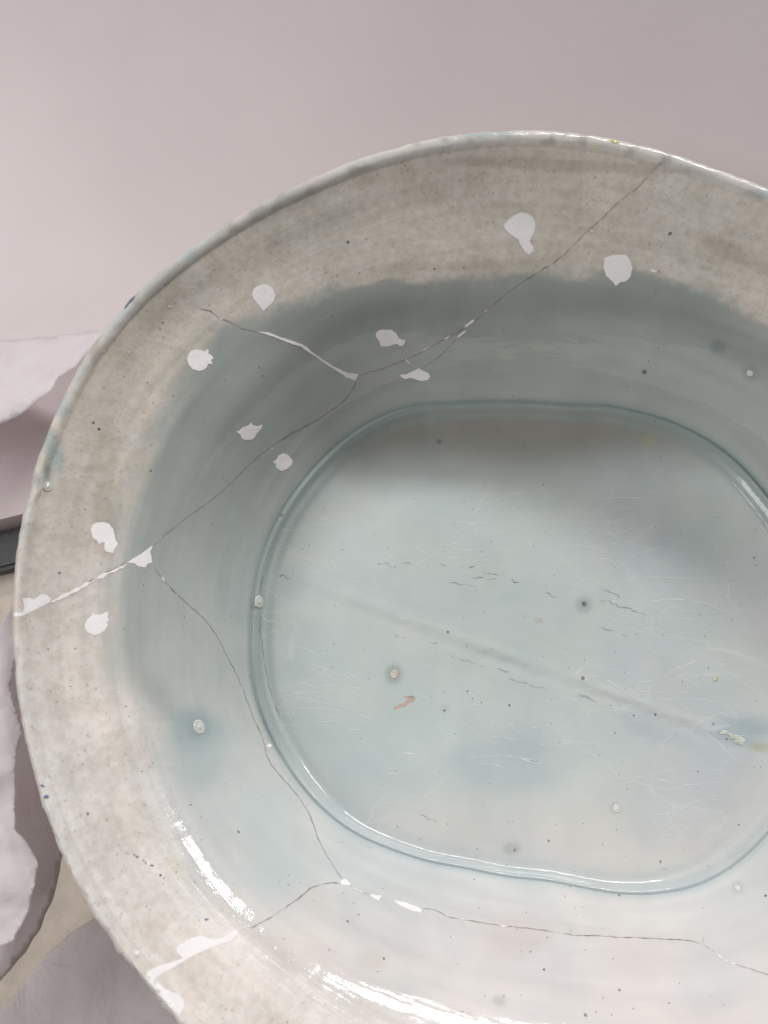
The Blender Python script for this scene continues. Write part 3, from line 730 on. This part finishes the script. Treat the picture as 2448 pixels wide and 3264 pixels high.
CZ += [Z9(l) for l in [[(1030,0),(1150,20),(1400,42),(1560,15)],[(950,130),(1000,200),(1090,240),(1250,270),(1420,285)],[(560,240),(740,225),(830,190),(920,195),(980,215)],[(880,270),(960,240),(1030,232)],[(215,265),(290,300),(370,330),(440,290),(520,265)],[(1070,150),(1130,180),(1220,175),(1300,150)],[(1110,155),(1200,115),(1380,108)],[(1160,215),(1300,210),(1500,222)],[(900,385),(1000,300),(1095,270),(1160,320),(1240,330),(1330,295)],[(520,420),(600,425),(700,428),(800,490)],[(360,438),(450,450),(540,490),(570,520)],[(180,370),(250,430)],[(60,410),(130,405)],[(940,640),(1000,620),(1100,650),(1190,690)],[(600,565),(720,600),(850,650),(1000,690),(1140,720)],[(50,715),(90,745)],[(130,725),(200,760),(280,790)],[(110,840),(240,860),(330,910),(420,950)],[(150,1065),(260,1100),(390,1140),(560,1150)],[(90,1200),(300,1215),(430,1235),(560,1270)],[(60,1180),(250,1190),(480,1255),(640,1290)],[(130,1350),(300,1355),(500,1340)],[(1240,1370),(1330,1400),(1440,1413),(1530,1390)],[(960,1170),(1080,1190),(1130,1250)],[(820,935),(960,940)],[(1220,905),(1300,930)],[(500,1000),(580,1050),(660,1090)],[(300,950),(420,1040),(520,1060)],[(1050,490),(1110,458),(1180,455)],[(580,160),(700,130),(760,105)],[(20,1140),(60,1132)],[(420,600),(500,630),(560,650)],[(220,960),(300,1000),(380,1010)]]]
CZ += [Z10(l) for l in [[(650,0),(760,20),(900,40),(1010,42),(1160,45),(1300,80)],[(660,55),(780,75),(900,110),(1080,135),(1160,180),(1260,215)],[(870,205),(950,265),(1080,305)],[(1020,240),(1090,265)],[(740,448),(900,435),(1000,410),(1080,360),(1180,320),(1240,270)],[(1070,380),(1110,410),(1190,440),(1225,465),(1240,430),(1280,405),(1340,455),(1440,488)],[(740,450),(860,490),(960,502),(1060,492),(1250,520),(1400,545),(1550,570)],[(500,412),(560,400),(680,440),(800,520),(880,570)],[(870,590),(930,555),(1050,570),(1160,610),(1260,640),(1370,605),(1480,625),(1600,680)],[(870,595),(955,638),(1040,615)],[(1080,710),(1200,710),(1290,685)],[(1060,780),(1120,785),(1160,770)],[(960,890),(1020,800),(1060,770),(1080,715)],[(0,790),(80,797),(150,785)],[(0,660),(130,770),(240,825),(320,835),(450,810)],[(0,902),(90,900),(170,935),(260,955)],[(810,875),(920,925),(1050,960),(1240,985),(1480,985)],[(860,1000),(980,1045),(1100,1073),(1290,1068),(1400,1052)],[(820,1050),(900,1090),(1000,1105),(1150,1115),(1270,1165),(1380,1170)],[(960,1145),(1000,1150),(1070,1143)],[(905,1235),(1000,1262),(1100,1235),(1200,1213)],[(905,1330),(980,1335),(1050,1315)],[(1060,1315),(1200,1298),(1310,1315)],[(480,820),(560,850)],[(1310,750),(1360,735),(1480,770),(1570,775)],[(1270,405),(1330,350),(1430,310),(1500,330)],[(1220,940),(1240,890)],[(130,715),(240,730),(300,800)]]]
CZ += [Z4(l) for l in [[(690,1122),(780,1118),(880,1125),(940,1140)],[(700,1145),(790,1145),(830,1170)],[(460,1105),(520,1110),(560,1125)],[(420,1180),(490,1165)],[(560,1000),(660,1010),(760,1050),(860,1065)],[(1280,1330),(1340,1345),(1400,1335)],[(1300,1370),(1420,1365),(1480,1340)],[(300,1035),(360,1030)],[(120,915),(300,920),(420,985)],[(120,960),(280,970),(400,1000)],[(170,830),(300,890),(380,905)]]]
czs = []
for l in CZ:
    czs.append(ribbon(l, random.choice([1.4, 1.8, 2.2]), .00005, 1.6, 9, True, .6, gaps=-.5))
# short crazing ticks across the well lip
for _ in range(16):
    y = random.uniform(1930, 2330); x = np.interp(y, [1930, 2060, 2200, 2330], [836, 842, 872, 922])
    czs.append(ribbon([(x - random.uniform(2, 10), y), (x + random.uniform(10, 26), y + random.uniform(-8, 6))], 2, .00008, 1, 6))
child('craze_line', join(czs), M_CRAZE, 'fine crazing lines in the floor glaze, lit edges painted pale', kind='stuff')

# ---- pinholes, blisters, stains
def disc(px, py, r, off=.00008, n=10, asp=1.0, jag=.25):
    loc, nr, _ = hit(px, py)
    t = np.cross(nr, [0.3, 1, .2]); t /= np.linalg.norm(t); s = np.cross(nr, t)
    v = [loc + nr * off]
    for k in range(n):
        a = 2 * math.pi * k / n; rr = r * PXM * (1 + random.uniform(-jag, jag))
        v.append(loc + nr * off + t * math.cos(a) * rr + s * math.sin(a) * rr * asp)
    return v, [(0, 1 + k, 1 + (k + 1) % n) for k in range(n)]
pins = []
def zz(f, L): return [(*f([(x, y)])[0], r) for x, y, r in L]
PINS = zz(Z9, [(435,988,3),(527,140,2.4),(503,166,2),(720,112,2.4),(1484,159,3),(850,322,3),(937,295,2.4),(640,870,2.4),(673,1065,2.4),(1166,1148,2),(1360,1196,3),(1421,1221,2.8),(1328,1146,4),(1604,1241,4.5),(1176,1276,4.5),(1320,843,2.5),(1322,855,2.2),(1447,895,2),(1449,297,2),(355,624,2.2),(173,364,2),(357,877,2),(871,491,2),(711,510,2),(1075,554,2),(1060,1018,2),(1126,905,2.4),(178,1328,2.4),(1248,1430,2.4),(1197,756,6)])
PINS += zz(Z10, [(505,414,7),(556,426,2.6),(821,646,4),(957,641,5),(1317,699,4),(1401,793,4),(705,756,3.4),(606,895,3),(1222,997,3.2),(838,140,3),(1005,145,2.6),(1268,153,3),(1432,50,3),(257,278,2.6),(516,300,2.4),(766,378,2.4),(1287,351,3.4),(1125,435,3),(1172,579,2.4),(1585,554,3),(1087,768,2.2),(1208,752,2.2),(308,549,2.6),(45,583,4.5),(756,932,2.2),(714,1361,2.4),(1477,1328,3),(143,33,2.4),(337,1326,2.2),(506,1320,2.2),(781,1105,2.2)])
PINS += zz(Z8, [(508,114,3),(640,228,2.2),(766,297,2.2),(525,388,3),(1214,527,3),(1222,637,3.5),(1589,757,4),(127,473,2.2),(262,675,3),(475,700,2.2),(842,653,2.4),(755,692,2.2),(871,785,2.4),(1144,675,2.6),(538,898,2.8),(1468,872,2.6),(1432,945,2.4),(1440,798,2.2),(580,845,2.4),(298,310,2.2),(1477,1068,2.6),(318,516,2.2),(57,205,2.4),(432,1055,2)])
PINS += zz(Z3, [(797,333,4),(1177,367,2.5),(1299,455,2.5),(1119,615,3),(1190,397,2),(845,793,2),(974,1107,3.5),(1223,1101,3),(966,1155,2.5),(658,1171,3),(1192,1198,2.6),(523,113,5),(491,80,3.5),(449,537,3.5),(314,873,4.5),(1317,1420,2.6),(1232,1481,2.6),(667,1578,3),(1196,1600,2.4),(1243,1695,2.2),(374,1473,2.6),(254,1276,2.8),(1490,567,6),(302,1555,3),(1175,1015,2.2),(682,1630,2.6),(840,1480,2.2)])
PINS += zz(Z5, [(659,178,2.8),(379,398,4),(1030,476,4.5),(867,414,2.6),(826,358,3),(818,362,2.6),(693,664,4),(709,676,3),(705,702,2.6),(762,650,3.2),(840,694,3.5),(633,799,3.4),(1502,863,4),(1550,834,3),(1422,987,3),(1028,1051,2.6),(696,1208,3.2),(1248,664,3),(1246,705,3),(1206,692,2.6),(1355,774,2.2),(1528,785,2.6),(1632,1080,2.6),(1240,1300,3),(338,144,2.6),(1134,322,2.4),(1478,520,3),(975,268,2.4),(612,215,3),(1560,72,3),(1483,742,2.6),(1606,1170,2.2)])
PINS += zz(Z6, [(205,166,3.5),(293,215,3),(665,258,4),(799,222,4.5),(518,253,3),(634,316,2.6),(827,157,2.4),(1064,180,2.4),(1237,303,4),(1544,158,3.6),(507,374,3.5),(881,402,3.5),(1075,436,4),(710,503,3),(526,486,3),(727,657,3.5),(780,727,4),(943,905,5),(1076,807,4),(1013,837,3),(413,598,3),(794,601,3),(942,650,3),(152,684,4.5),(460,892,3),(1270,858,3),(1650,437,5),(33,466,3),(53,512,3.5),(148,409,2.6),(96,249,2.4),(903,486,2.2),(933,482,2.2),(1015,565,2.2),(885,575,2.4),(674,568,2.4),(1311,780,3),(1512,331,2.6),(1402,484,2.6),(548,831,2.4),(1130,880,2.6),(985,893,2.6),(1050,684,3),(1045,905,2.4),(386,935,2.2)])
PINS += zz(Z2, [(1173,1090,9),(1274,547,7),(465,681,4),(350,686,4),(12,582,4),(870,1161,2.5),(657,1183,3),(764,1318,2.4),(1180,1365,2.6),(140,1327,3),(1190,1047,3.5),(412,1390,2.4),(622,922,3)])
PINS += zz(Z1, [(428,1448,5),(404,1419,4),(691,1013,3.5),(705,986,3.5),(1121,1181,3.4),(1135,1217,3),(748,1304,3),(1413,944,2.6),(1503,638,5),(880,1408,2.2),(662,1335,2.6),(637,1245,3),(536,1220,2.6),(449,1270,3),(1080,1273,2),(1228,1416,2)])
for x, y, r in PINS: pins.append(disc(x, y, r * (.60 if r < 4 else .8)))
child('pinhole', join(pins), M_PIN, 'dark pinholes scattered through the glaze', kind='stuff')
child('cobalt_speck', join([disc(x, y, r * .75, asp=.6) for x, y, r in zz(Z5, [(183,278,8),(199,325,9),(581,576,4.5),(592,584,5.5),(620,600,4),(628,610,3.5),(656,622,6.5),(893,855,7)]) + [(1400, 1408, 5)]]), M_PINB, 'blue specks in the glaze', kind='stuff')
child('blue_mark', ribbon([(398, 985), (412, 965), (430, 945)], 11, .00025, .5, 4), M_PINB, 'blue brush mark on the left rim edge')
child('stain', patch(Z9([(908,1178),(950,1176),(982,1190),(980,1215),(955,1222),(930,1238),(895,1255),(845,1268),(838,1255),(880,1235),(915,1212),(935,1200)]), .00003, 12, 2.5), M_RUST, 'small rust-brown stain on the well floor', False)
def lathe(px, py, prof, mat, name, label=None, n=32, asp=1.0):
    loc, nr, _ = hit(px, py)
    t = np.cross(nr, [0, 1, .2]); t /= np.linalg.norm(t); s = np.cross(nr, t)
    v, f = [], []
    for i, (r, h) in enumerate(prof):
        for k in range(n):
            a = 2 * math.pi * k / n; w = 1 + .10 * noise.noise(Vector((math.cos(a) * 2, math.sin(a) * 2, px * .1)))
            v.append(loc + nr * h * PXM + (t * math.cos(a) + s * math.sin(a) * asp) * r * w * PXM)
        if i:
            for k in range(n): f.append(((i - 1) * n + k, (i - 1) * n + (k + 1) % n, i * n + (k + 1) % n, i * n + k))
    f.append(tuple(range((len(prof) - 1) * n, len(prof) * n)))
    return child(name, (v, f), mat, label)
def blister(x, y, r, lab):
    lathe(x, y, [(r, -.5), (r * .96, 1.2), (r * .85, r * .16), (r * .7, r * .20), (r * .55, r * .12), (r * .4, r * .18), (r * .2, r * .30), (.3, r * .32)], M_BLIS, 'glaze_blister', lab)
blister(825, 1919, 21, 'round glaze blister on the left lip of the well')
blister(634, 2318, 22, 'round glaze blister in a blue pool on the left wall')
blister(152, 1552, 13, 'small glaze blister near the left rim')
blister(1966, 2577, 12, None); blister(2350, 2830, 9, None); blister(2390, 1190, 10, None); blister(2118, 2762, 8, None)
blister(1474, 2928, 9, None)
lathe(1258, 2149, [(14, -.3), (13, 1.0), (11, 1.6), (9, .8), (5, .5), (.3, .6)], M_BEIGE, 'glaze_pit', 'round pit showing bare clay on the well floor')
lathe(1862, 1925, [(9, -.3), (8, .8), (6, 1.0), (3, .5), (.3, .5)], M_PIN, 'glaze_pit', 'dark pit on the well floor')
child('enamel_mark', patch(Z2([(1042,160),(1062,158),(1082,168),(1080,190),(1060,195),(1042,185)]), .0001, 8, 2), M_YEL, 'yellow-green dab on the far rim')
child('enamel_mark', patch(Z10([(1310,415),(1330,402),(1348,415),(1340,435),(1318,438)]), .00004, 8, 2), simple('yellow_tint', (.56, .57, .40), .3, None, (500, .15)), 'faint yellow dab on the well floor')
child('glaze_lump', patch(Z10([(1345,748),(1390,738),(1450,765),(1500,775),(1520,805),(1495,838),(1455,812),(1440,792),(1400,770)]), .00025, 8, 5), simple('green_lump', (.57, .60, .54), .2, (300, .0003), (150, .15)), 'green-tinged lump of glaze on the ridge')

# ---------------------------------------------------------------- surroundings
ZB = -.034                     # top of the white board
# table top
def box(name, x0, x1, y0, y1, z0, z1, mat, rot=0, parent=None, bev=.002):
    import bmesh
    bm = bmesh.new(); bmesh.ops.create_cube(bm, size=1)
    for v in bm.verts: v.co = Vector(((x0 + x1) / 2 + v.co.x * (x1 - x0), (y0 + y1) / 2 + v.co.y * (y1 - y0), (z0 + z1) / 2 + v.co.z * (z1 - z0)))
    bmesh.ops.bevel(bm, geom=bm.edges[:], offset=bev, segments=2, affect='EDGES')
    me = bpy.data.meshes.new(name); bm.to_mesh(me); bm.free(); me.materials.append(mat)
    o = bpy.data.objects.new(name, me); COL.objects.link(o); o.rotation_euler.z = rot
    if parent: o.parent = parent
    return o
bench = box('table_top', -1.6, 1.6, -1.2, 2.2, -.11, -.062, M_BENCH)
tag(bench, kind='structure')
# white board with its near-left corner under the overhang of the bowl
e0 = on_plane(0, 1655, ZB); e1 = on_plane(60, 1640, ZB)
dx = (e1 - e0)[:2]; dx /= np.linalg.norm(dx); corner = e0[:2] + dx * .060
corner2 = np.array([corner[0] + .02, -.6]); left_far = e0[:2] - dx * 1.4
def board_h(X, Y):
    d = max(0.0, (X * .60 + Y * .80) - .0)
    return ZB + (d * d * 1.5 if d < .23 else .07935 + (d - .23) * .69) + .0010 * noise.noise(Vector((X * 4, Y * 4, 1)))
outl = [(left_far[0], left_far[1])] + [tuple(e0[:2] + dx * t) for t in (-.9, -.6, -.3, -.1, 0, .03)] + [tuple(corner), (corner[0] + .035, corner[1] - .03), (corner[0] + .13, corner[1] - .16), (.12, -.3), (.42, -.3), (.42, .42), (.15, .62), (left_far[0], .62)]
ring = []
for i in range(len(outl)):
    a_ = np.array(outl[i]); b_ = np.array(outl[(i + 1) % len(outl)]); k = max(1, int(np.linalg.norm(b_ - a_) / .04))
    for j in range(k): ring.append(tuple(a_ + (b_ - a_) * j / k))
ra = np.array(ring); bp_ = list(ring)
def in_ring(x, y):
    xa, ya = ra[:, 0], ra[:, 1]; xb, yb = np.roll(xa, 1), np.roll(ya, 1)
    with np.errstate(divide='ignore', invalid='ignore'):
        c = ((ya > y) != (yb > y)) & (x < (xb - xa) * (y - ya) / (yb - ya) + xa)
    return c.sum() % 2 == 1
for X in np.arange(left_far[0] + .01, .42, .02):
    for Y in np.arange(-.6, .62, .02):
        if in_ring(X, Y) and np.min(np.hypot(ra[:, 0] - X, ra[:, 1] - Y)) > .011: bp_.append((X, Y))
nb_ = len(ring)
rs = delaunay_2d_cdt([Vector(p) for p in bp_], [(i, (i + 1) % nb_) for i in range(nb_)], [list(range(nb_))], 1, 1e-6)
g_v = [(p[0], p[1], board_h(p[0], p[1])) for p in rs[0]]; nv_ = len(g_v)
g_f = []
for f in rs[2]:
    f = tuple(f); a_, b_, c_ = [rs[0][i] for i in f[:3]]
    if (b_ - a_).cross(c_ - a_) < 0: f = tuple(reversed(f))
    g_f.append(f)
tops = list(g_f); es = set()
for f in tops:
    for p, q in zip(f, f[1:] + f[:1]): es.add((p, q))
g_v += [(v[0], v[1], v[2] - .024) for v in g_v]
g_f += [tuple(i + nv_ for i in reversed(f)) for f in tops]
for p, q in es:
    if (q, p) not in es: g_f.append((q, p, p + nv_, q + nv_))
bo = mesh_obj('white_board', g_v, g_f, M_BOARD, None, True)
md = bo.modifiers.new('edge', 'EDGE_SPLIT'); md.split_angle = math.radians(50)
tag(bo, 'wide matt white board behind and under the bowl, its near edge showing at the left', 'board')
# dark strip painting in the shaded gap in front of the board edge
r0 = on_plane(0, 1765, -.055)
rb = box('gap_shade_strip', -.5, .16, -.010, .010, -.006, .006, M_GAP, math.atan2(dx[1], dx[0]) , bev=.002)
rb.location = (r0[0], r0[1], -.056)
tag(rb, 'thin dark strip added for the shaded gap beside the near edge of the white board', 'strip')

def sheet(name, poly, hfun, crump, label, step=26, seed=0, smooth=True, cell=26):
    """tissue: outline given where it lies, heights from hfun(px,py)"""
    bp = []
    m = len(poly)
    for i in range(m):
        a = np.array(poly[i], float); b = np.array(poly[(i + 1) % m], float); k = max(1, int(np.linalg.norm(b - a) / 14))
        for j in range(k):
            p = a + (b - a) * j / k; nv = noise.noise_vector(Vector((p[0] * .02, p[1] * .02, seed))); bp.append((p[0] + nv[0] * 5, p[1] + nv[1] * 5))
    ba = np.array(bp); pts = list(bp); nb = len(bp)
    x0, y0 = ba.min(0); x1, y1 = ba.max(0)
    def inside(x, y):
        xa, ya = ba[:, 0], ba[:, 1]; xb, yb = np.roll(xa, 1), np.roll(ya, 1)
        with np.errstate(divide='ignore', invalid='ignore'):
            c = ((ya > y) != (yb > y)) & (x < (xb - xa) * (y - ya) / (yb - ya) + xa)
        return c.sum() % 2 == 1
    for gy in np.arange(y0 + step / 2, y1, step):
        for gx in np.arange(x0 + step / 2, x1, step):
            if inside(gx, gy) and np.min(np.hypot(ba[:, 0] - gx, ba[:, 1] - gy)) > step * .5: pts.append((gx + random.uniform(-4, 4), gy + random.uniform(-4, 4)))
    res = delaunay_2d_cdt([Vector(p) for p in pts], [(i, (i + 1) % nb) for i in range(nb)], [list(range(nb))], 1, 1e-4)
    vs = []
    for p in res[0]:
        w = on_plane(p[0], p[1], hfun(p[0], p[1]))
        q = Vector((w[0] * cell + seed * 3.1, w[1] * cell, seed))
        dd = noise.voronoi(q)[0]
        ridge_ = (dd[1] - dd[0])
        h = crump * (.35 * (1 - min(1, ridge_ * 1.6)) + 1.3 * abs(noise.noise(q * .45)) + .7 * abs(noise.noise(q * .9 + Vector((3, 1, 2)))) + .12 * noise.noise(q * 2.6))
        # move along the line of sight so that the outline stays where it is seen
        d = ray(p[0], p[1]); vs.append(w + d * (h / d[2]))
    fs = []
    for f in res[2]:
        a, b, c = [vs[i] for i in f[:3]]; n_ = np.cross(b - a, c - a)
        fs.append(tuple(f) if n_[2] > 0 else tuple(reversed(f)))
    o = mesh_obj(name, vs, fs, M_TIS, None, smooth)
    so = o.modifiers.new('thickness', 'SOLIDIFY'); so.thickness = .00012; so.offset = -1
    tag(o, label, 'tissue paper', 'tissue paper packed around the bowl')
    return o
lerp = lambda y, a, b, c, d: c + (d - c) * min(1, max(0, (y - a) / (b - a)))
# far-left sheet, its lower edge lifted above the board
sheet('tissue_sheet', [(-500,1120),(-200,1085),(0,1085),(150,1075),(330,1050),(420,1030),(440,1085),(335,1062),(300,1098),(240,1166),(185,1202),(165,1240),(110,1290),(50,1330),(0,1354),(-200,1420),(-500,1500)],
      lambda x, y: lerp(y - (.35 * -x), 1060, 1300, ZB + .006, .022), .0018,
      'white tissue sheet lying on the board at upper left, its wavy edge lifted', 18, 1)
# lower-left: shaded under-sheet, then crumpled upper sheet
sheet('tissue_sheet', [(-400,2060),(20,2010),(110,1930),(330,2050),(420,2400),(330,2560),(215,2660),(197,2735),(181,2817),(159,2889),(127,2962),(83,3034),(36,3088),(-4,3134),(-400,3420)],
      lambda x, y: .018 + .014 * min(1, max(0, (260 - x) / 260)), .0015,
      'shaded tissue sheet under the left rim with a long curved lower edge', 20, 2)
sheet('tissue_sheet', [(-400,2100),(0,1992),(22,1960),(42,1925),(120,1900),(130,2060),(45,2110),(32,2200),(62,2300),(72,2330),(52,2400),(46,2520),(46,2640),(95,2700),(122,2750),(112,2800),(90,2900),(40,3000),(-400,3150)],
      lambda x, y: .060 + .004 * min(1, max(0, (100 - x) / 200)), .0030,
      'bright crumpled tissue rising against the left rim', 9, 3, True, 55)
sheet('tissue_sheet', [(-500,3560),(-60,3275),(0,3222),(72,3135),(155,3036),(224,2974),(318,2917),(470,2830),(700,3100),(900,3300),(900,3700),(-400,3800)],
      lambda x, y: -.034 + .012 * min(1, max(0, (y - 3000) / 300)), .0014,
      'flat tissue sheet lying below the lower rim at the bottom left corner', 14, 4, True, 40)
